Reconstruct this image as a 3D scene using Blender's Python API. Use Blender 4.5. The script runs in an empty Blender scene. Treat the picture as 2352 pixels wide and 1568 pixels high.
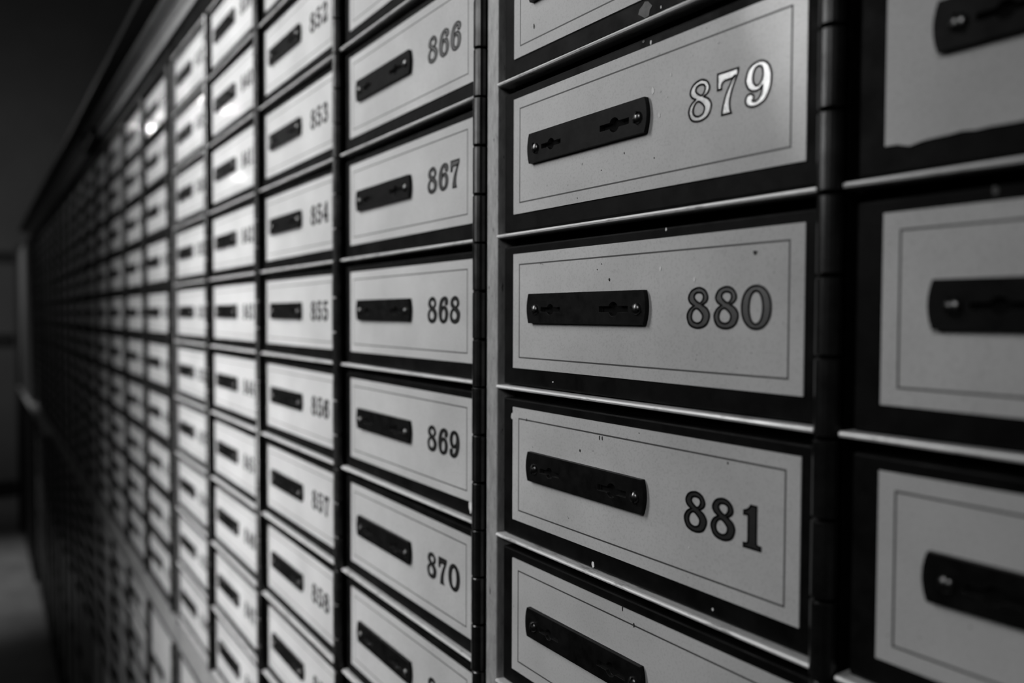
import bpy, bmesh, math, random
from mathutils import Vector, Matrix
from mathutils.geometry import tessellate_polygon

# ------------------------------------------------------------------ camera, world, lights
U = 0.09                       # one small-box row is 9 cm
FLOOR = 17.5                   # floor is 17.5 rows below the lens
def W(x, p, z):                # x along the wall, p out of the wall into the room, z above lens height
    return Vector((x*U, -p*U, (z+FLOOR)*U))
sc = bpy.context.scene
COL = sc.collection
D_CAM, YAW, PITCH, ROLL = 2.9287, 0.9787, 0.0322, 0.0038
def cam_axes():
    cy, sy = math.cos(YAW), math.sin(YAW)
    F = Vector((-sy, cy, 0)); R = Vector((cy, sy, 0)); Z = Vector((0, 0, 1))
    F2 = F*math.cos(PITCH) - Z*math.sin(PITCH); U2 = Z*math.cos(PITCH) + F*math.sin(PITCH)
    R3 = R*math.cos(ROLL) + U2*math.sin(ROLL); U3 = U2*math.cos(ROLL) - R*math.sin(ROLL)
    return R3, U3, F2
CR, CU, CF = cam_axes()
cd = bpy.data.cameras.new('camera'); cam = bpy.data.objects.new('camera', cd); COL.objects.link(cam)
cd.sensor_width = 36; cd.lens = 1829/2352*36; cd.clip_start = 0.01; cd.clip_end = 60
m = Matrix((CR, CU, -CF)).transposed().to_4x4(); m.translation = W(0, D_CAM, 0); cam.matrix_world = m
cd.dof.use_dof = True; cd.dof.focus_distance = 0.408; cd.dof.aperture_fstop = 4.6
sc.camera = cam
w = bpy.data.worlds.new('world'); sc.world = w; w.use_nodes = True
w.node_tree.nodes['Background'].inputs[0].default_value = (1, 1, 1, 1)
w.node_tree.nodes['Background'].inputs[1].default_value = 0.004
vs = sc.view_settings; vs.view_transform = 'Standard'; vs.look = 'None'; vs.gamma = 1; vs.exposure = 0.0
vs.use_curve_mapping = False

def lamp(name, kind, pos, energy, size=0.05, aim=None, **kw):
    l = bpy.data.lights.new(name, kind); l.energy = energy; l.color = (1, 1, 1)
    o = bpy.data.objects.new(name, l); COL.objects.link(o); o.location = W(*pos)
    if kind == 'AREA': l.shape = 'DISK'; l.size = size
    else: l.shadow_soft_size = size
    for k, v in kw.items(): setattr(l, k, v)
    if aim is not None:
        o.rotation_euler = (W(*aim)-W(*pos)).to_track_quat('-Z', 'Y').to_euler()
    return o
# added tall strip light, out of frame on the left; it rakes the near columns
def strip_light(name, pos, aim, w_, h_, spread, e):
    o = lamp(name, 'AREA', pos, e, 1, aim=aim)
    o.data.shape = 'RECTANGLE'; o.data.size = w_*U; o.data.size_y = h_*U; o.data.spread = math.radians(spread)
strip_light('left_strip_fill', (-12, 11, 9.5), (-12, 0, 2.5), 2, 14, 83, 9.5)
# added unseen panel of weak light for the numerals to reflect
strip_light('numeral_reflection_fill', (-25, 12, 9.5), (-8, 0, 1.0), 10, 9, 150, .4)
# added unseen fills: middle columns, lower rows, from behind the camera, near columns
lamp('mid_column_fill', 'SPOT', (-19, 12, 9), 17, .15, aim=(-19.6, 0, -.3), spot_size=math.radians(57), spot_blend=1.0)
lamp('lower_row_fill', 'SPOT', (-10, 14, -4), 42, .15, aim=(-12, 0, -5), spot_size=math.radians(60), spot_blend=1.0)
lamp('room_fill', 'AREA', (6, 22, 14), 4.5, 0.5, aim=(-2, 0, 0))
lamp('near_column_fill', 'SPOT', (2, 12, 6), 8, .15, aim=(-2.6, 0, -1), spot_size=math.radians(62), spot_blend=1.0)
# lamp over the far aisle floor, then an added unseen fill on the end wall
lamp('aisle_lamp', 'SPOT', (-64, 10, 24), 270, 0.2, aim=(-62, 4.5, -17), spot_size=math.radians(36), spot_blend=1.0)
lamp('end_wall_fill', 'SPOT', (-62, 10, 4), 75, 0.2, aim=(-90, -2, 6), spot_size=math.radians(115), spot_blend=1.0)
# small bare bulbs of the fitting down the aisle, mirrored in the lacquered fronts
for bx_, bp_, bz_, e in ((-47.4, 5, 10.1, 1.3), (-32.5, 5, 8.1, .55), (-35.7, 5, 9.2, .35), (-29.8, 5, 5.0, .14), (-55, 5.3, 12.9, .12), (-48.5, 5.2, 11.2, .25)):
    lamp('bulb', 'POINT', (bx_, bp_, bz_), e, 0.011)

# ------------------------------------------------------------------ materials
def new_mat(name, base, rough=0.5, metal=0.0, spec=0.5, coat=0.0, coat_r=0.1):
    mt = bpy.data.materials.new(name); mt.use_nodes = True
    b = mt.node_tree.nodes['Principled BSDF']
    b.inputs['Base Color'].default_value = (base, base, base, 1)
    b.inputs['Roughness'].default_value = rough; b.inputs['Metallic'].default_value = metal
    b.inputs['Specular IOR Level'].default_value = spec
    b.inputs['Coat Weight'].default_value = coat; b.inputs['Coat Roughness'].default_value = coat_r
    return mt
def N(mt, t, **kw):
    n = mt.node_tree.nodes.new(t)
    for k, v in kw.items():
        if k in n.inputs.keys() if isinstance(k, str) else False: n.inputs[k].default_value = v
        else: setattr(n, k, v)
    return n
def coords(mt, scale=(1, 1, 1), rnd=True):
    nt = mt.node_tree
    tc = N(mt, 'ShaderNodeTexCoord'); mp = N(mt, 'ShaderNodeMapping'); mp.inputs['Scale'].default_value = scale
    nt.links.new(tc.outputs['Object'], mp.inputs['Vector'])
    if rnd:
        oi = N(mt, 'ShaderNodeObjectInfo'); mul = N(mt, 'ShaderNodeMath', operation='MULTIPLY'); mul.inputs[1].default_value = 37.0
        nt.links.new(oi.outputs['Random'], mul.inputs[0])
        nt.links.new(mul.outputs[0], mp.inputs['Location'])
    return mp.outputs['Vector']
def ramp(mt, src, p0, p1, c0, c1):
    r = N(mt, 'ShaderNodeValToRGB'); r.color_ramp.elements[0].position = p0; r.color_ramp.elements[1].position = p1
    r.color_ramp.elements[0].color = (c0, c0, c0, 1); r.color_ramp.elements[1].color = (c1, c1, c1, 1)
    mt.node_tree.links.new(src, r.inputs[0]); return r.outputs[0]
def mult(mt, a, b):
    n = N(mt, 'ShaderNodeMix', data_type='RGBA', blend_type='MULTIPLY'); n.inputs[0].default_value = 1
    mt.node_tree.links.new(a, n.inputs[6]); mt.node_tree.links.new(b, n.inputs[7]); return n.outputs[2]
def noise(mt, vec, scale, detail=4, rough=.6):
    n = N(mt, 'ShaderNodeTexNoise'); n.inputs['Scale'].default_value = scale; n.inputs['Detail'].default_value = detail
    n.inputs['Roughness'].default_value = rough; mt.node_tree.links.new(vec, n.inputs['Vector']); return n.outputs[0]
def bump(mt, src, strength, dist=0.0004):
    b = N(mt, 'ShaderNodeBump'); b.inputs['Strength'].default_value = strength; b.inputs['Distance'].default_value = dist
    mt.node_tree.links.new(src, b.inputs['Height'])
    mt.node_tree.links.new(b.outputs[0], mt.node_tree.nodes['Principled BSDF'].inputs['Normal'])
def link_base(mt, c): mt.node_tree.links.new(c, mt.node_tree.nodes['Principled BSDF'].inputs['Base Color'])
def link_in(mt, c, k): mt.node_tree.links.new(c, mt.node_tree.nodes['Principled BSDF'].inputs[k])

M = {}
# lacquered pale front: faint cloudy mottle, fine grime specks
mt = M['panel'] = new_mat('pale_lacquer', .6, .42, 0, .5, .35, .09)
v = coords(mt)
c = ramp(mt, noise(mt, v, 16, 5, .55), .3, .72, .47, .60)
c = mult(mt, c, ramp(mt, noise(mt, v, 330, 2, .5), .20, .25, .4, 1.0))
c = mult(mt, c, ramp(mt, noise(mt, v, 900, 2, .6), .3, .5, .86, 1.0))
link_base(mt, c); link_in(mt, ramp(mt, noise(mt, v, 30, 4), .3, .7, .36, .5), 'Roughness')
bump(mt, noise(mt, v, 60, 4), .12)
M['stripe'] = new_mat('stripe_paint', .06, .5)
# dark painted door steel
mt = M['dark'] = new_mat('dark_paint', .014, .5, 0, .09)
v = coords(mt)
c = ramp(mt, noise(mt, v, 45, 6, .7), .35, .75, .0015, .008)
link_base(mt, c); link_in(mt, ramp(mt, noise(mt, v, 70, 5), .3, .7, .4, .65), 'Roughness')
bump(mt, noise(mt, v, 220, 3), .15)
M['black'] = new_mat('black_recess', .003, .9, 0, .1)
# dark bronzed lock plate
mt = M['lock'] = new_mat('bronzed_steel', .02, .36, .15, .12)
v = coords(mt)
link_base(mt, ramp(mt, noise(mt, v, 90, 6, .7), .3, .8, .002, .012))
link_in(mt, ramp(mt, noise(mt, v, 160, 5), .3, .7, .36, .55), 'Roughness'); bump(mt, noise(mt, v, 400, 3), .1)
mt = M['screw'] = new_mat('screw_steel', .13, .3, 1.0)
M['rim'] = new_mat('bright_keyhole_rim', .3, .35, 1.0)  # brighter steel than the plate, put in for the keyhole glints
M['hinge'] = mt = new_mat('dark_hinge_steel', .05, .28, .9)
v = coords(mt); link_base(mt, ramp(mt, noise(mt, v, 60, 5), .3, .7, .03, .08))
# worn bright edge of the shelves
mt = M['rail'] = new_mat('worn_metal_edge', .45, .42, .3)
v = coords(mt, (.25, 1, 1))
c = ramp(mt, noise(mt, v, 190, 6, .75), .30, .46, .22, .74)
link_base(mt, c); bump(mt, noise(mt, v, 300, 4), .35); link_in(mt, ramp(mt, noise(mt, v, 120, 4), .3, .7, .3, .55), 'Roughness')
mt = M['rail_dull'] = new_mat('darker_far_edge', .03, .5, .1)  # darker shelf edges of the far nests
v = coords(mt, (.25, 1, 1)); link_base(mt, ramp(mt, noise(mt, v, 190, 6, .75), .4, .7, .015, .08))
# pale upright strip with chips
mt = M['strip'] = new_mat('worn_pale_strip', .3, .5, .2)
v = coords(mt, (1, 1, .3))
c = mult(mt, ramp(mt, noise(mt, v, 260, 6, .75), .3, .7, .24, .46), ramp(mt, noise(mt, v, 420, 3), .27, .35, .15, 1.0))
link_base(mt, c); bump(mt, noise(mt, v, 500, 3), .2)
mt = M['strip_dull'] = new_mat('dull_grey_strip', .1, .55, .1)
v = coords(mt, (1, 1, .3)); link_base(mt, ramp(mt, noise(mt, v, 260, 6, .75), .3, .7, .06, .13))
M['band'] = mt = new_mat('pale_band_metal', .32, .45, .3)
v = coords(mt); link_base(mt, ramp(mt, noise(mt, v, 20, 5), .3, .7, .26, .36))
M['fleck'] = new_mat('cream_fleck', .75, .6)
M['chip'] = new_mat('dark_chip', .02, .7)
M['residue'] = mt = new_mat('glue_residue', .09, .5)
v = coords(mt); link_base(mt, ramp(mt, noise(mt, v, 200, 6), .3, .7, .02, .08))
# silvery leaf filling the numerals
M['leaf'] = mt = new_mat('numeral_leaf', .6, .27, .95)
v = coords(mt); link_base(mt, ramp(mt, noise(mt, v, 260, 5, .7), .3, .7, .27, .37)); bump(mt, noise(mt, v, 500, 4), .06)
M['ink'] = new_mat('numeral_ink', .002, .6, 0, .1)
M['crown'] = mt = new_mat('crown_paint', .26, .45)
v = coords(mt); link_base(mt, ramp(mt, noise(mt, v, 9, 5), .3, .7, .22, .30))
M['cornice'] = new_mat('black_cornice', .004, .6, 0, .2)
M['wall'] = mt = new_mat('grey_plaster', .13, .9)
v = coords(mt, rnd=False); link_base(mt, ramp(mt, noise(mt, v, 1.6, 5), .3, .7, .055, .075))
M['ceiling'] = new_mat('ceiling_plaster', .25, .9)
M['floor'] = mt = new_mat('stone_floor', .2, .35)
v = coords(mt, rnd=False); link_base(mt, ramp(mt, noise(mt, v, 4, 6), .3, .7, .13, .24))
M['wainscot'] = mt = new_mat('grey_panelling', .16, .6)

# ------------------------------------------------------------------ mesh helpers (all sizes in rows, y = -p)
def box(bm, x0, x1, p0, p1, z0, z1, mi=0):
    vs_ = [bm.verts.new((x*U, -p*U, z*U)) for x in (x0, x1) for p in (p0, p1) for z in (z0, z1)]
    for f in ((0, 1, 3, 2), (4, 6, 7, 5), (0, 4, 5, 1), (2, 3, 7, 6), (0, 2, 6, 4), (1, 5, 7, 3)):
        fc = bm.faces.new([vs_[i] for i in f]); fc.material_index = mi
def obj(name, bm, mats, parent=None, bevel=0, smooth=False, seg=2, recalc=True):
    if recalc: bmesh.ops.recalc_face_normals(bm, faces=bm.faces)
    me = bpy.data.meshes.new(name); bm.to_mesh(me); bm.free()
    for k in (mats if isinstance(mats, (list, tuple)) else [mats]): me.materials.append(M[k])
    if smooth:
        for f in me.polygons: f.use_smooth = True
    o = bpy.data.objects.new(name, me); COL.objects.link(o)
    if parent: o.parent = parent
    if bevel:
        b = o.modifiers.new('bevel', 'BEVEL'); b.width = bevel*U; b.segments = seg; b.limit_method = 'ANGLE'; b.angle_limit = math.radians(40)
    return o
def thing(name, label=None, cat=None, group=None, kind=None, mat=None):
    o = bpy.data.objects.new(name, None); COL.objects.link(o); o.empty_display_size = .01
    if mat is not None: o.matrix_world = mat
    tag(o, label, cat, group, kind); return o
def tag(o, label=None, cat=None, group=None, kind=None):
    if label: o['label'] = label
    if cat: o['category'] = cat
    if group: o['group'] = group
    if kind: o['kind'] = kind
    return o
def ngon(bm, loops, p, mi=0):
    """filled region of 2-D loops (outer first) at distance p; returns vertex lists"""
    vl = [[Vector((a, b, 0)) for a, b in lp] for lp in loops]
    flat = [q for lp in loops for q in lp]
    vv = [bm.verts.new((a*U, -p*U, b*U)) for a, b in flat]
    for t in tessellate_polygon(vl):
        try: f = bm.faces.new([vv[i] for i in t]); f.material_index = mi
        except ValueError: pass
    out = []; i = 0
    for lp in loops: out.append(vv[i:i+len(lp)]); i += len(lp)
    return out
def skirt(bm, a, b, mi=0):
    n = len(a)
    for i in range(n):
        try: f = bm.faces.new([a[i], a[(i+1) % n], b[(i+1) % n], b[i]]); f.material_index = mi
        except ValueError: pass
def circle(cx, cz, r, n=24, a0=0): return [(cx+r*math.cos(a0+2*math.pi*i/n), cz+r*math.sin(a0+2*math.pi*i/n)) for i in range(n)]

# ------------------------------------------------------------------ numerals (height 1), c marks a corner
def smooth_loop(pts, k=6):
    """closed Catmull-Rom through pts; a third item marks a sharp corner"""
    n = len(pts); out = []
    P_ = [Vector(p[:2]) for p in pts]; C_ = [len(p) > 2 for p in pts]
    for i in range(n):
        p1, p2 = P_[i], P_[(i+1) % n]
        if C_[i] and C_[(i+1) % n]: out.append(tuple(p1)); continue
        t1 = (P_[(i+1) % n]-P_[i-1])*.5 if not C_[i] else (p2-p1)*.6
        t2 = (P_[(i+2) % n]-p1)*.5 if not C_[(i+1) % n] else (p2-p1)*.6
        if not C_[i]: t1 = t1.normalized()*min(t1.length, (p2-p1).length*1.2)
        if not C_[(i+1) % n]: t2 = t2.normalized()*min(t2.length, (p2-p1).length*1.2)
        for j in range(k):
            t = j/k; h = (2*t**3-3*t**2+1, t**3-2*t**2+t, -2*t**3+3*t**2, t**3-t**2)
            q = p1*h[0]+t1*h[1]+p2*h[2]+t2*h[3]; out.append((q.x, q.y))
    return out
def ell(cx, cz, rx, rz, n=32, e=1.0):
    r = []
    for i in range(n):
        a = -2*math.pi*i/n; c_, s_ = math.cos(a), math.sin(a)
        r.append((cx+rx*math.copysign(abs(c_)**e, c_), cz+rz*math.copysign(abs(s_)**e, s_)))
    return r
K = 1
GL = {
 '8': (.73, [[(.385, 1), (.58, .93), (.67, .77), (.62, .65), (.49, .575, K), (.66, .47), (.73, .30), (.62, .08), (.36, 0), (.10, .07), (0, .28), (.07, .45), (.225, .555, K), (.09, .64), (.045, .77), (.15, .93)],
           [(.385, .885), (.50, .85), (.535, .76), (.49, .66), (.41, .615), (.29, .68), (.225, .77), (.27, .86)],
           [(.30, .49), (.42, .43), (.515, .31), (.47, .17), (.335, .12), (.19, .17), (.14, .29), (.19, .43)]]),
 '9': (.72, [[(.38, 1), (.60, .91), (.715, .66), (.68, .33), (.53, .09), (.27, 0), (.06, .06), (0, .18), (.05, .29), (.15, .31), (.235, .24), (.20, .14, K), (.31, .12), (.44, .24), (.48, .44, K), (.40, .38), (.27, .35), (.09, .43), (0, .65), (.11, .91)],
           [(.36, .90), (.46, .84), (.49, .68), (.44, .53), (.33, .455), (.23, .53), (.20, .68), (.25, .84)]]),
 '7': (.64, [[(0, 1, K), (.62, 1, K), (.60, .88), (.47, .62), (.375, .32), (.38, .12), (.42, .0, K), (.14, 0, K), (.16, .16), (.26, .46), (.42, .72), (.52, .85, K), (.40, .805), (.22, .80), (.13, .74), (.115, .62, K), (0, .62, K)]]),
 '1': (.50, [[(.20, 1, K), (.36, 1, K), (.36, .17, K), (.39, .10), (.49, .085, K), (.49, 0, K), (0, 0, K), (0, .085, K), (.10, .10), (.13, .17, K), (.13, .74, K), (.11, .77), (0, .765, K), (0, .85, K), (.12, .90)]]),
 '5': (.63, [[(.08, 1, K), (.56, 1, K), (.56, .85, K), (.17, .85, K), (.17, .63, K), (.34, .655), (.55, .57), (.63, .33), (.52, .08), (.27, 0), (.06, .06), (0, .18), (.06, .28), (.17, .27), (.21, .15, K), (.31, .11), (.42, .19), (.45, .34), (.40, .49), (.27, .54), (.155, .48, K), (.08, .48, K)]]),
 '4': (.68, [[(.38, 1, K), (.55, 1, K), (.55, .36, K), (.68, .36, K), (.68, .25, K), (.55, .25, K), (.55, .09, K), (.65, .09, K), (.65, 0, K), (.28, 0, K), (.28, .09, K), (.38, .09, K), (.38, .25, K), (0, .25, K), (0, .34, K)],
           [(.38, .78, K), (.38, .36, K), (.12, .36, K)]]),
 '3': (.62, [[(.30, 1), (.51, .94), (.58, .77), (.52, .62), (.40, .55, K), (.55, .47), (.62, .28), (.52, .07), (.28, 0), (.06, .06), (0, .18), (.06, .27), (.17, .25), (.20, .15, K), (.30, .11), (.41, .17), (.43, .30), (.37, .44), (.21, .48, K), (.21, .58, K), (.35, .61), (.39, .75), (.35, .87), (.26, .90), (.20, .85, K), (.18, .74), (.08, .72), (.01, .80), (.08, .94)]]),
 '2': (.62, [[(.30, 1), (.52, .94), (.60, .75), (.50, .52), (.30, .33), (.20, .20, K), (.47, .20, K), (.53, .32, K), (.62, .32, K), (.60, 0, K), (0, 0, K), (.03, .15), (.20, .36), (.37, .58), (.41, .76), (.35, .89), (.26, .91), (.20, .85, K), (.19, .72), (.09, .68), (.01, .75), (.07, .93)]]),
}
GLY = {}
for ch, (w_, lps) in GL.items(): GLY[ch] = (w_, [smooth_loop(l) for l in lps])
w9, l9 = GLY['9']; GLY['6'] = (w9, [[(w9-x, 1-z) for x, z in l] for l in l9])
GLY['0'] = (.83, [ell(.415, .5, .415, .5, 40, .94), ell(.41, .498, .20, .385, 36, .94)])
def ribbon(bm, lp, wd, p):
    """outline stroke of constant width centred on the loop"""
    n = len(lp); q = [Vector(a) for a in lp]
    q = [a for i, a in enumerate(q) if (a-q[i-1]).length > 1e-6]; n = len(q)
    A, B = [], []
    for i in range(n):
        d1 = (q[i]-q[i-1]).normalized(); d2 = (q[(i+1) % n]-q[i]).normalized()
        nrm = Vector((-(d1+d2).y, (d1+d2).x))
        nrm = nrm.normalized() if nrm.length > 1e-6 else Vector((-d1.y, d1.x))
        c_ = max(.55, nrm.dot(Vector((-d1.y, d1.x))))
        a = q[i]+nrm*wd/2/c_; b = q[i]-nrm*wd/2/c_
        A.append(bm.verts.new((a.x*U, -p*U, a.y*U))); B.append(bm.verts.new((b.x*U, -p*U, b.y*U)))
    skirt(bm, A, B)
NUMCACHE = {}
def number_meshes(txt, h=.196, adv=.1735, thick=.052):
    if txt in NUMCACHE: return NUMCACHE[txt]
    bf, bo = bmesh.new(), bmesh.new()
    for i, ch in enumerate(txt):
        w_, lps = GLY[ch]; cx = (i+.5)*adv
        T = [[(cx+(x-w_/2)*h, z*h) for x, z in l] for l in lps]
        ngon(bf, T, .0012)
        for l in T: ribbon(bo, l, thick*h, .0022)
    bmesh.ops.recalc_face_normals(bf, faces=bf.faces); bmesh.ops.recalc_face_normals(bo, faces=bo.faces)
    for b in (bf, bo):
        for f in b.faces:
            if f.normal.y > 0: f.normal_flip()
    r = []
    for nme, b, k in (('box_number', bf, 'leaf'), ('number_outline', bo, 'ink')):
        me = bpy.data.meshes.new(nme); b.to_mesh(me); b.free(); me.materials.append(M[k]); r.append(me)
    NUMCACHE[txt] = r; return r

# ------------------------------------------------------------------ one small deposit box (origin: lower left of its front)
def panel_bm(x0, x1, z0, z1, ins=.066, t=.008, sw=.009, rag=None):
    bm = bmesh.new(); o = [(x0, z0), (x1, z0), (x1, z1), (x0, z1)]
    if rag: o = rag
    a = (x0+ins, x1-ins*1.1, z0+ins, z1-ins)
    def rect(d): return [(a[0]+d, a[2]+d), (a[1]-d, a[2]+d), (a[1]-d, a[3]-d), (a[0]+d, a[3]-d)]
    r1, r2 = rect(0), rect(sw)
    L1 = ngon(bm, [o, r1], t); L2 = ngon(bm, [r1, r2], t, 1); ngon(bm, [r2], t)
    bk = ngon(bm, [o], 0); skirt(bm, L1[0], bk[0])
    bmesh.ops.remove_doubles(bm, verts=bm.verts, dist=1e-7)
    return bm
def keyhole(cx, cz, half, sh, r):
    a = math.asin(sh/r); pts = []
    n = 9
    for i in range(n): t = -math.pi+a + (math.pi-2*a)*i/(n-1); pts.append((cx+r*math.cos(t), cz+r*math.sin(t)))
    pts += [(cx+half, cz-sh), (cx+half, cz+sh)]
    for i in range(n): t = a + (math.pi-2*a)*i/(n-1); pts.append((cx+r*math.cos(t), cz+r*math.sin(t)))
    pts += [(cx-half, cz+sh), (cx-half, cz-sh)]
    return pts
def lock_bm(x0, x1, z0, z1, p=.037, base=.008, holes=True):
    bm = bmesh.new(); b = .018; c = .016; n = 7; zc, hh = (z0+z1)/2, (z1-z0)/2
    out = []
    for i in range(n):
        t = -1+2*i/(n-1); out.append((x1-b*t*t, zc+t*(hh)))
    for i in range(n):
        t = 1-2*i/(n-1); out.append((x0+b*t*t, zc+t*(hh)))
    ks = [keyhole(x0+.249, zc-.008, .098, .014, .034), keyhole(x0+.825, zc-.008, .119, .0165, .040)] if holes else []
    fr = ngon(bm, [out]+ks, p)
    bk = ngon(bm, [out], base); skirt(bm, fr[0], bk[0])
    for k, loop in zip(ks, fr[1:]):
        fl = ngon(bm, [k], p-.026, 1); skirt(bm, loop, fl[0], 2)
    return bm
def screw_bm(r=.034, h=.022, ang=1.3):
    bm = bmesh.new(); rings = []; n = 20
    for j in range(6):
        a = j/5*math.pi/2; rr = r*math.cos(a); hh = h*math.sin(a)
        if j == 5: rings.append([bm.verts.new((0, -hh*U, 0))])
        else: rings.append([bm.verts.new((rr*math.cos(2*math.pi*i/n)*U, -hh*U, rr*math.sin(2*math.pi*i/n)*U)) for i in range(n)])
    for j in range(4): skirt(bm, rings[j], rings[j+1])
    for i in range(n): bm.faces.new([rings[4][i], rings[4][(i+1) % n], rings[5][0]])
    for f in bm.faces: f.smooth = True
    s = bmesh.new()          # slot: a dark bar sunk into the dome
    box(bm, -r*.9, r*.9, .001, h*.93, -.0045, .0045, 1)
    # turn the slot
    new = bm.verts[:]
    bmesh.ops.rotate(bm, verts=new, cent=(0, 0, 0), matrix=Matrix.Rotation(ang, 3, 'Y'))
    s.free(); return bm
def hinge_bm(x, z0, z1, r=.055, p=.03, knuckles=3):
    bm = bmesh.new(); n = 18; H_ = (z1-z0)/knuckles
    for k in range(knuckles):
        a, b = z0+k*H_+.006, z0+(k+1)*H_-.006; e = .006
        prof = [(0, a), (r-e, a), (r, a+e), (r, b-e), (r-e, b), (0, b)]
        rings = []
        for rr, z in prof:
            rings.append([bm.verts.new(((x+rr*math.cos(2*math.pi*i/n))*U, -(p+rr*math.sin(2*math.pi*i/n))*U, z*U)) for i in range(n)] if rr else [bm.verts.new((x*U, -p*U, z*U))])
        for j in range(1, 4): skirt(bm, rings[j], rings[j+1])
        for i in range(n):
            bm.faces.new([rings[0][0], rings[1][i], rings[1][(i+1) % n]]); bm.faces.new([rings[5][0], rings[4][(i+1) % n], rings[4][i]])
        box(bm, x-.075, x-.03, -.03, .004, a, b)      # leaf running back to the door
    return bm

# geometry of a small front, x from panel left edge, z from the row reference
BH = dict(pl=0, pr=2.21, pb=-.340, pt=.402, fl=-.12, fr=2.275, fb=-.452, ft=.457, hx=2.345, lx0=.192, lx1=1.271, lz0=-.046, lz1=.139)
SX0, SZ0 = BH['fl'], BH['fb']                 # thing's base corner
def local(o): o.location = Vector((-SX0*U, 0, -SZ0*U))
proto = {}
def build_proto():
    g = BH; r = {}
    bm = bmesh.new(); box(bm, g['fl'], g['fr'], -.10, 0, g['fb'], g['ft']); r['door_frame'] = obj('door_frame', bm, 'dark', None, .012)
    r['door_panel'] = obj('door_panel', panel_bm(g['pl'], g['pr'], g['pb'], g['pt']), ['panel', 'stripe'])
    r['hinge'] = obj('hinge', hinge_bm(g['hx'], g['fb']-.045, g['ft']+.045), 'hinge')
    for f in r['hinge'].data.polygons: f.use_smooth = len(f.vertices) == 4 and f.area < 1e-3 and False
    r['lock_plate'] = obj('lock_plate', lock_bm(g['lx0'], g['lx1'], g['lz0'], g['lz1']), ['lock', 'black', 'rim'], None, .003)
    ms = []
    for a in (1.35, .3, 2.0, 1.8):
        s = obj('screw', screw_bm(ang=a), ['screw', 'black'], recalc=False); ms.append(s)
    r['screws'] = ms
    return r
proto = build_proto()
PROTO_OBJS = [proto['door_frame'], proto['door_panel'], proto['hinge'], proto['lock_plate']]+proto['screws']
rng = random.Random(4)
SCR = [s.data for s in proto['screws']]
def child(src, parent, loc=None, name=None):
    o = src.copy(); COL.objects.link(o); o.parent = parent; o.matrix_parent_inverse = Matrix()
    if loc is not None: o.location = loc
    if name: o.name = name
    return o
BASE = Vector((-SX0*U, 0, -SZ0*U))
def small_box(mat, label, group, number=None, detail=2, nx=1.525, nz=-.056, panel=None, lock=True):
    root = thing('deposit_box', label, 'safe deposit box', group, None, mat)
    child(proto['door_frame'], root, BASE)
    pn = child(proto['door_panel'], root, BASE)
    if panel is not None: pn.data = panel
    child(proto['hinge'], root, BASE)
    if lock:
        lp = child(proto['lock_plate'], root, BASE)
        if detail >= 1:
            for sx in (BH['lx0']+.093, BH['lx1']-.067):
                s = child(rng.choice(proto['screws']), lp, Vector((sx*U, -.037*U, .039*U)))
    if number:
        me = number_meshes(number)
        a = bpy.data.objects.new('box_number', me[0]); COL.objects.link(a); a.parent = root
        a.location = BASE+Vector((nx*U, -.008*U, nz*U)); a['label'] = 'painted number '+number
        b = bpy.data.objects.new('number_outline', me[1]); COL.objects.link(b); b.parent = a
    return root

# ------------------------------------------------------------------ wall of cabinets
PIV, DB, HB = -4.6, .0031, .9939
def cab_matrix(c):
    return Matrix() if c == 0 else Matrix.Translation(W(PIV, 0, -FLOOR)) @ Matrix.Rotation(-DB, 4, 'Z') @ Matrix.Translation(-W(PIV, 0, -FLOOR))
# columns: index -> (cabinet, panel left, width scale)
COLS = {0: (0, -1.768, 1.0), 1: (0, -4.330, 1.0)}
for n in range(2, 6): COLS[n] = (1, -7.080-2.628*(n-2), 2.2355/2.2064)
c6 = -17.93
for n in range(6, 22):
    cab = 2+(n-6)//4
    COLS[n] = (cab, c6-2.70*(n-6)-.12*((n-6)//4), 1.045)
STRIPS = {1: -4.553, 2: -15.155}
for cab in range(3, 6): STRIPS[cab] = COLS[2+4*(cab-1)][1]+2.31+.28
def colx(n): return COLS[n][1]
def in_frame(n, z0, z1, margin=140):
    cab, L, ws = COLS[n]; M4 = cab_matrix(cab); ok = False
    for x in (L, L+2.2*ws):
        for z in (z0, z1):
            q = M4 @ W(x, 0, z) - W(0, D_CAM, 0); Z = q.dot(CF)
            if Z <= 0.02: continue
            px, py = 1176+1829*q.dot(CR)/Z, 784-1829*q.dot(CU)/Z
            if -margin < px < 2352+margin and -margin < py < 1568+margin: ok = True
    return ok
ORD = ['topmost', 'second from top', 'third from top', 'fourth from top', 'fifth from top', 'sixth from top', 'seventh from top', 'eighth from top', 'ninth from top', 'bottom']
ORDC = ['first', 'second', 'third', 'fourth', 'fifth', 'sixth', 'seventh', 'eighth', 'ninth', 'tenth', 'eleventh', 'twelfth', 'thirteenth', 'fourteenth', 'fifteenth', 'sixteenth']
LEVEL = {0: 880, 1: 880, 2: 868, 3: 855, 4: 843, 5: 831, 6: 818, 7: 806}
EXTRA = {866: 'silvery outlined digits', 867: 'grey outlined digits', 868: 'dark digits', 869: 'dark digits and white chip below',
         870: 'solid black digits', 879: 'bright silvery digits and cream paint flecks', 880: 'grey filled outlined digits',
         881: 'dark digits and two chips above the lock'}
boxes = {}
def place(n, z, sx=1.0, hz=1.0):
    cab, L, ws = COLS[n]
    base = W(L+SX0*ws, 0, z+SZ0*hz)
    S = Matrix.Diagonal((ws, 1, hz, 1))
    return cab_matrix(cab) @ Matrix.Translation(base) @ S
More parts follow.
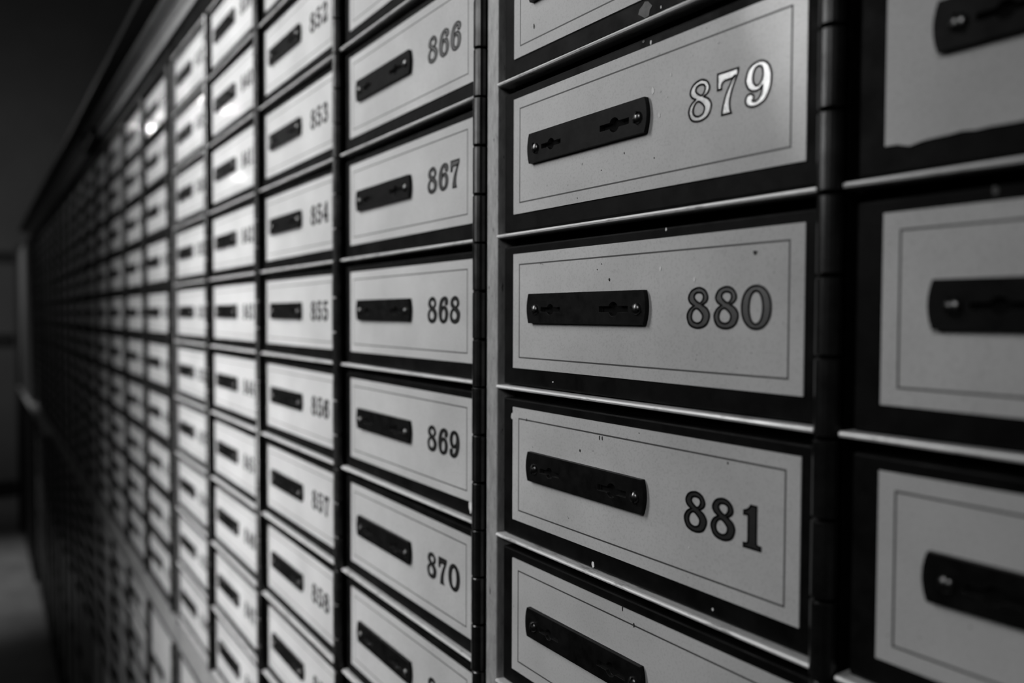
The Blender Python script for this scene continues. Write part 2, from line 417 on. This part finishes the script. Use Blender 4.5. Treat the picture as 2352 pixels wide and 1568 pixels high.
for n in sorted(COLS):
    cab, L, ws = COLS[n]
    hb = 1 if cab == 0 else HB
    for row in range(4, -6, -1):
        zz = row*hb
        if not in_frame(n, zz-.5, zz+.5): continue
        num = LEVEL[n]-row if n in LEVEL and n > 0 else None
        rel = {4: 'four rows above', 3: 'three rows above', 2: 'two rows above', 1: 'one row above', 0: 'in', -1: 'one row below', -2: 'two rows below', -3: 'three rows below', -4: 'four rows below', -5: 'five rows below'}[row]
        if n == 0:
            lab = 'blurred deposit box in the rightmost column, %s the middle row' % rel
            if row == 1: lab = 'blurred deposit box with ragged lower paint edge, rightmost column above the middle row'
        elif n <= 5:
            side = {1: 'first column right of near pale strip', 2: 'first column left of near pale strip', 3: 'second column left of near strip',
                    4: 'third column left of near strip', 5: 'first column right of far pale strip'}[n]
            lab = 'deposit box %d, %s the middle row, %s' % (num, rel, side)
            if num in EXTRA: lab = 'deposit box %d with %s, %s of near strip' % (num, EXTRA[num], 'right' if n == 1 else 'left')
        else:
            lab = 'dim deposit box, %s, upper bank, %s column beyond far pale strip' % (ORD[4-row], ORDC[n-6])
        tilt = Matrix.Rotation(math.radians(rng.uniform(-.12, .12)), 4, 'Z')
        root = small_box(place(n, zz) @ tilt, lab, 'small deposit boxes in the upper bank', str(num) if (num and n <= 7) else None, 2 if n < 8 else 0)
        boxes[(n, row)] = root

# lower bank: rows of small boxes under the pale band, one double-height box, then tall doors
def tall_proto(z0, z1, lockz):
    g = BH; r = []
    bm = bmesh.new(); box(bm, g['fl'], g['fr'], -.10, 0, z0, z1)
    r.append(obj('door_frame', bm, 'dark', None, .012))
    r.append(obj('door_panel', panel_bm(0, g['pr'], z0+.10, z1-.07), ['panel', 'stripe']))
    r.append(obj('hinge', hinge_bm(g['hx'], z0-.02, z1+.02, knuckles=6), 'hinge'))
    o = obj('lock_plate', lock_bm(g['lx0'], g['lx1'], lockz-.09, lockz+.09), ['lock', 'black', 'rim'], None, .003)
    r.append(o); return r
LT = -6.06
def big_box(n, z0, z1, lockz, label, group, protos):
    cab, L, ws = COLS[n]
    root = thing('large_deposit_box', label, 'safe deposit box', group, None, cab_matrix(cab) @ Matrix.Translation(W(L+SX0*ws, 0, z0)) @ Matrix.Diagonal((ws, 1, 1, 1)))
    off = Vector((-SX0*U, 0, -z0*U))
    for s in protos: child(s, root, off)
    return root
pd = tall_proto(LT-2.0, LT, LT-1.07); pt = tall_proto(-15.9, -10.20, -12.6); PROTO_OBJS += pd+pt
for n in range(3, 22):
    cab = COLS[n][0]
    if n in (3, 4, 5, 6):
        for j in range(2):
            z1 = LT-j*2.06
            if n == 6 or j == 0:
                if in_frame(n, z1-2, z1):
                    nm = {3: 'second column left of the near pale strip', 4: 'third column left of the near pale strip', 5: 'just right of the far pale strip', 6: 'just beyond the far pale strip'}[n]
                    p_ = pd if j == 0 else None
                    if p_: big_box(n, z1-2, z1, 0, 'double height deposit box below the pale band, %s' % nm, 'double height boxes under the band', p_)
    if n >= 7:
        for j in range(4):
            zc = LT-.47-j*1.01
            if in_frame(n, zc-.5, zc+.5):
                lab = 'dim deposit box in the %s row below pale band, %s column beyond far strip' % (ORDC[j], ORDC[n-6])
                tilt = Matrix.Rotation(math.radians(rng.uniform(-.12, .12)), 4, 'Z')
                small_box(place(n, zc) @ tilt, lab, 'small deposit boxes in the lower bank', None, 0)
    if n >= 8 and in_frame(n, -15.9, -10.2):
        big_box(n, -15.9, -10.2, -12.6, 'tall dark deposit locker door near the floor, %s column beyond the far strip' % ORDC[n-6], 'tall locker doors near the floor', pt)
for o in PROTO_OBJS: bpy.data.objects.remove(o)

# cabinets: carcass, dividers, shelf edges, pale strip, band, plinth
def rail_bm(x0, x1, z, t=.025, p0=-.06, p1=.042):
    bm = bmesh.new(); n = 10; e = (t/2)
    prof = [(p0, z-e), (p0, z+e)]
    for i in range(5): a = math.pi/2-math.pi*i/4; prof.append((p1-e+e*math.cos(a), z+e*math.sin(a)))
    A = [bm.verts.new((x0*U, -p*U, q*U)) for p, q in prof]; B = [bm.verts.new((x1*U, -p*U, q*U)) for p, q in prof]
    skirt(bm, A, B); bm.faces.new(A); bm.faces.new(B[::-1]); return bm
CABN = ['rightmost nest of boxes holding numbers 879 to 882', 'second nest between the near and far pale strips, numbers 866 to 870',
        'third nest just beyond the far pale strip', 'fourth nest, in dim light past the third', 'fifth nest, almost black, before the end one', 'end nest at the dark far end of the row']
for cab in range(6):
    ns = [n for n in COLS if COLS[n][0] == cab]
    xr = (1.15 if cab == 0 else STRIPS[cab]+.075 if False else (STRIPS[cab]-.07))
    xl = STRIPS[cab+1]+.07 if cab+1 in STRIPS else COLS[21][1]-.3
    Mx = cab_matrix(cab); hb = 1 if cab == 0 else HB
    root = thing('box_cabinet', 'dark steel %s' % CABN[cab], 'cabinet', 'nests of deposit boxes', None, Mx @ Matrix.Translation(W((xl+xr)/2, -.3, -FLOOR)))
    def part(name, bm, mats, **kw):
        o = obj(name, bm, mats, root, **kw); o.location = Vector((-(xl+xr)/2*U, -.3*U, FLOOR*U)); return o
    bm = bmesh.new(); box(bm, xl, xr, -6, -.11, -16.0, 4.70); part('carcass', bm, 'black')
    for k, n in enumerate(sorted(ns)):
        L, ws = COLS[n][1], COLS[n][2]
        x0, x1 = L-.155*ws, L+(BH['fr']+.01)*ws
        if cab+1 in STRIPS and n == max(ns): x0 = STRIPS[cab+1]+.072
        if n != max(ns) :
            pass
        # dark divider behind the hinge on the right of each column
        bm = bmesh.new(); box(bm, L+2.29*ws, L+2.385*ws, -.12, -.03, -5.5, 4.55); part('divider', bm, 'dark')
        for row in range(5, -6, -1):
            z = (row-1+.5265)*hb if False else (row*hb-.4735*hb)
            if in_frame(n, z-.1, z+.1, 60) or row in (5, -5):
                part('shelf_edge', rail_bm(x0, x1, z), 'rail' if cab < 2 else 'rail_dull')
        if n >= 5:
            for j in range(1, 5):
                z = LT-.47-j*1.01+.53
                if n == 6 and j != 2: continue
                if n == 5: continue
                if in_frame(n, z-.1, z+.1, 20): part('shelf_edge', rail_bm(x0, x1, z, .024), 'rail' if n == 7 and j == 1 else 'rail_dull')  # one brighter edge here: a glint put in as lighter material
    # pale band between the banks
    bm = bmesh.new(); box(bm, xl, xr, -.1, .035, -5.98, -5.56); part('pale_band', bm, 'band', bevel=.012)
    bm = bmesh.new(); box(bm, xl, xr, -.6, .02, -17.5, -15.95); part('plinth', bm, 'cornice')
    bm = bmesh.new(); box(bm, xl, xr, -.12, .03, 4.56, 4.86); part('header', bm, 'dark', bevel=.01)
    if cab in STRIPS:
        s = STRIPS[cab]
        for z0, z1 in ((-5.56, 4.55), (-16, -5.98)):
            bm = bmesh.new(); box(bm, s-.068, s+.068, -.12, .03, z0, z1); part('pale_upright_strip', bm, 'strip' if cab == 1 else 'strip_dull', bevel=.01)

# wear marks sitting on the fronts and shelf edges (from the photo)
def blob(name, x, z, rx, rz, mat, parent, seed, t=.0015, p=.0085, jag=.25):
    rr = random.Random(seed); bm = bmesh.new(); n = 11
    lp = []
    for i in range(n):
        a = 2*math.pi*i/n; k = 1+rr.uniform(-jag, jag); lp.append((x+rx*k*math.cos(a), z+rz*k*math.sin(a)))
    a = ngon(bm, [lp], p+t); b = ngon(bm, [lp], p); skirt(bm, a[0], b[0])
    o = obj(name, bm, mat, parent); o.location = BASE; return o
def mark(n, row, px, py, rx, rz, mat, seed, name='paint_fleck', p=.0085, **kw):
    """px,py: where the mark lies on the front, from its sighting line onto the wall plane"""
    cab, L, ws = COLS[n]
    d = CF + CR*((px-1176)/1829) + CU*((784-py)/1829)
    o = W(0, D_CAM, 0); t = D_CAM*U/d.y; q = o+d*t
    if (n, row) not in boxes: return
    blob(name, q.x/U-L, (q.z/U-FLOOR)-row, rx, rz, mat, boxes[(n, row)], seed, p=p, **kw)
for i, a in enumerate((
    (1, 1, 1503, 208, .010, .019, 'fleck'), (1, 1, 1545, 172, .006, .009, 'fleck'), (1, 1, 1518, 265, .006, .011, 'fleck'), (1, 1, 1653, 99, .006, .005, 'fleck'), (1, 1, 1536, 224, .003, .004, 'fleck'),
    (1, 0, 1519, 617, .007, .011, 'fleck'), (1, 0, 1597, 642, .007, .010, 'fleck'), (1, 0, 1633, 709, .004, .006, 'fleck'), (1, -1, 1586, 1256, .004, .006, 'fleck'),
    (1, 0, 1402, 642, .007, .009, 'chip'), (1, 0, 1737, 580, .012, .010, 'chip'), (1, 0, 1374, 619, .003, .003, 'chip'), (1, 0, 1384, 606, .004, .003, 'chip'),
    (1, -1, 1380, 1005, .004, .014, 'chip'), (1, -1, 1386, 1006, .004, .012, 'chip'), (1, -1, 1335, 1034, .008, .009, 'chip'), (1, -1, 1212, 964, .004, .010, 'chip'), (1, -1, 1675, 1063, .004, .007, 'chip'),
    (1, -1, 1471, 994, .003, .003, 'chip'), (1, 1, 1437, 352, .003, .006, 'chip'), (1, 1, 1230, 61, .003, .01, 'chip'), (1, 1, 1329, 455, .003, .003, 'chip'), (1, 1, 1506, 363, .003, .004, 'chip'), (1, 1, 1384, 391, .003, .003, 'chip'),
    (1, 2, 1229, 61, .005, .016, 'chip'), (1, -2, 1432, 1396, .004, .014, 'chip'), (1, -2, 1458, 1435, .005, .014, 'chip'), (2, 0, 877, 577, .006, .008, 'chip'))):
    mark(*a[:6], a[6], 30+i)
# marks on the dark borders (front plane of the door frame)
for i, a in enumerate(((1, 0, 1530, 526.5, .006, .008, 'fleck'), (1, -1, 1363, 1296, .012, .018, 'fleck'), (1, -1, 1638, 1399, .005, .007, 'fleck'),
                       (1, 0, 1270, 877, .006, .005, 'fleck'), (1, 2, 1483, 20, .048, .040, 'residue'), (1, 2, 1518, 17, .004, .008, 'fleck'),
                       (1, 1, 1496, 98, .006, .013, 'fleck'), (1, 1, 1479, 96, .010, .006, 'residue'), (2, -1, 1077, 1162, .022, .058, 'fleck'),
                       (0, 0, 2287, 436, .012, .016, 'residue'), (1, -1, 1178, 956, .018, .022, 'panel'), (2, 0, 1085, 870, .004, .005, 'fleck'))):
    mark(*a[:6], a[6], 90+i, p=.0006)
# ragged lower edge of the paint on the box above, right-hand column
if (0, 1) in boxes:
    rr = random.Random(8); g = BH; lo = []
    n_ = 46
    for i in range(n_+1):
        x = g['pr']*i/n_; z = g['pb']+rr.uniform(-.003, .004)+(.03+rr.uniform(0, .012) if i > 17 else 0)
        if i in (1, 2, 3): z -= (.006, .014, .008)[i-1]
        lo.append((x, z))
    rag = lo+[(g['pr'], g['pt']), (0, g['pt'])]
    for ch in boxes[(0, 1)].children:
        if ch.name.startswith('door_panel'):
            b2 = bmesh.new(); A = ngon(b2, [rag], .008); B = ngon(b2, [rag], 0); skirt(b2, A[0], B[0])
            bmesh.ops.recalc_face_normals(b2, faces=b2.faces)
            me = bpy.data.meshes.new('door_panel'); b2.to_mesh(me); b2.free(); me.materials.append(M['panel']); ch.data = me

# ------------------------------------------------------------------ crown moulding over the cabinets, setting
END = -90.0
def extrude_profile(name, prof, x0, x1, mat, label=None):
    bm = bmesh.new()
    A = [bm.verts.new((x0*U, -p*U, (z+FLOOR)*U)) for p, z in prof]; B = [bm.verts.new((x1*U, -p*U, (z+FLOOR)*U)) for p, z in prof]
    skirt(bm, A, B); bm.faces.new(A); bm.faces.new(B[::-1])
    o = obj(name, bm, mat); tag(o, kind='structure'); return o
crown = [(-.4, 4.86), (.05, 4.86), (.05, 5.02), (.075, 5.03), (.075, 5.06)]
for i in range(7):
    a = i/6*math.pi/2; crown.append((.075+.205*(1-math.cos(a)), 5.06+.12*math.sin(a)))
crown += [(.30, 5.19), (.30, 5.22), (-.4, 5.22)]
extrude_profile('trim_1', crown, -26.1, 2.2, 'crown')
extrude_profile('trim_2', crown, -59.3, -26.6, 'crown')
extrude_profile('trim_3', [(-.4, 5.22), (.33, 5.22), (.40, 5.26), (.56, 5.29), (.56, 5.42), (-.4, 5.42)], -60.0, 2.2, 'cornice')
def struct(name, boxes_, mat, bevel=0):
    bm = bmesh.new()
    for b in boxes_: box(bm, *b)
    o = obj(name, bm, mat, None, bevel); o.location.z = FLOOR*U; tag(o, kind='structure'); return o
struct('wall_right', [(END, 8, -19, -18, -17.5, 40)], 'wall')
struct('wall_end', [(END-2, END, -19, 60, -17.5, 40)], 'wall')
struct('floor', [(END, 8, -18, 60, -18, -17.5)], 'floor')
struct('ceiling', [(END, 8, -18, 60, 40, 41)], 'ceiling')
struct('baseboard_end', [(END, END+.5, 0, 60, -17.5, -16.0)], 'cornice')
# pale end post of the row and panelling on the end wall
struct('trim_4', [(-74.5, -60.0, -.6, .05, -6.4, 4.9)], 'wall')
struct('trim_10', [(-27.2, -24.8, 0, .22, 4.84, 5.14)], 'cornice')
struct('trim_5', [(END, END+.8, -18, 60, 4.8, 5.9)], 'cornice')
struct('trim_6', [(END, END+.5, .1, 60, -3.1, -1.9)], 'cornice')
struct('trim_7', [(-74.5, -44.0, -.2, .30, -5.84, -5.74)], 'band')
struct('trim_8', [(-74.5, -60.0, -.6, .03, -17.5, -6.4)], 'cornice')
struct('trim_9', [(-76.0, -74.5, -.6, .30, -17.5, 5.4)], 'cornice')
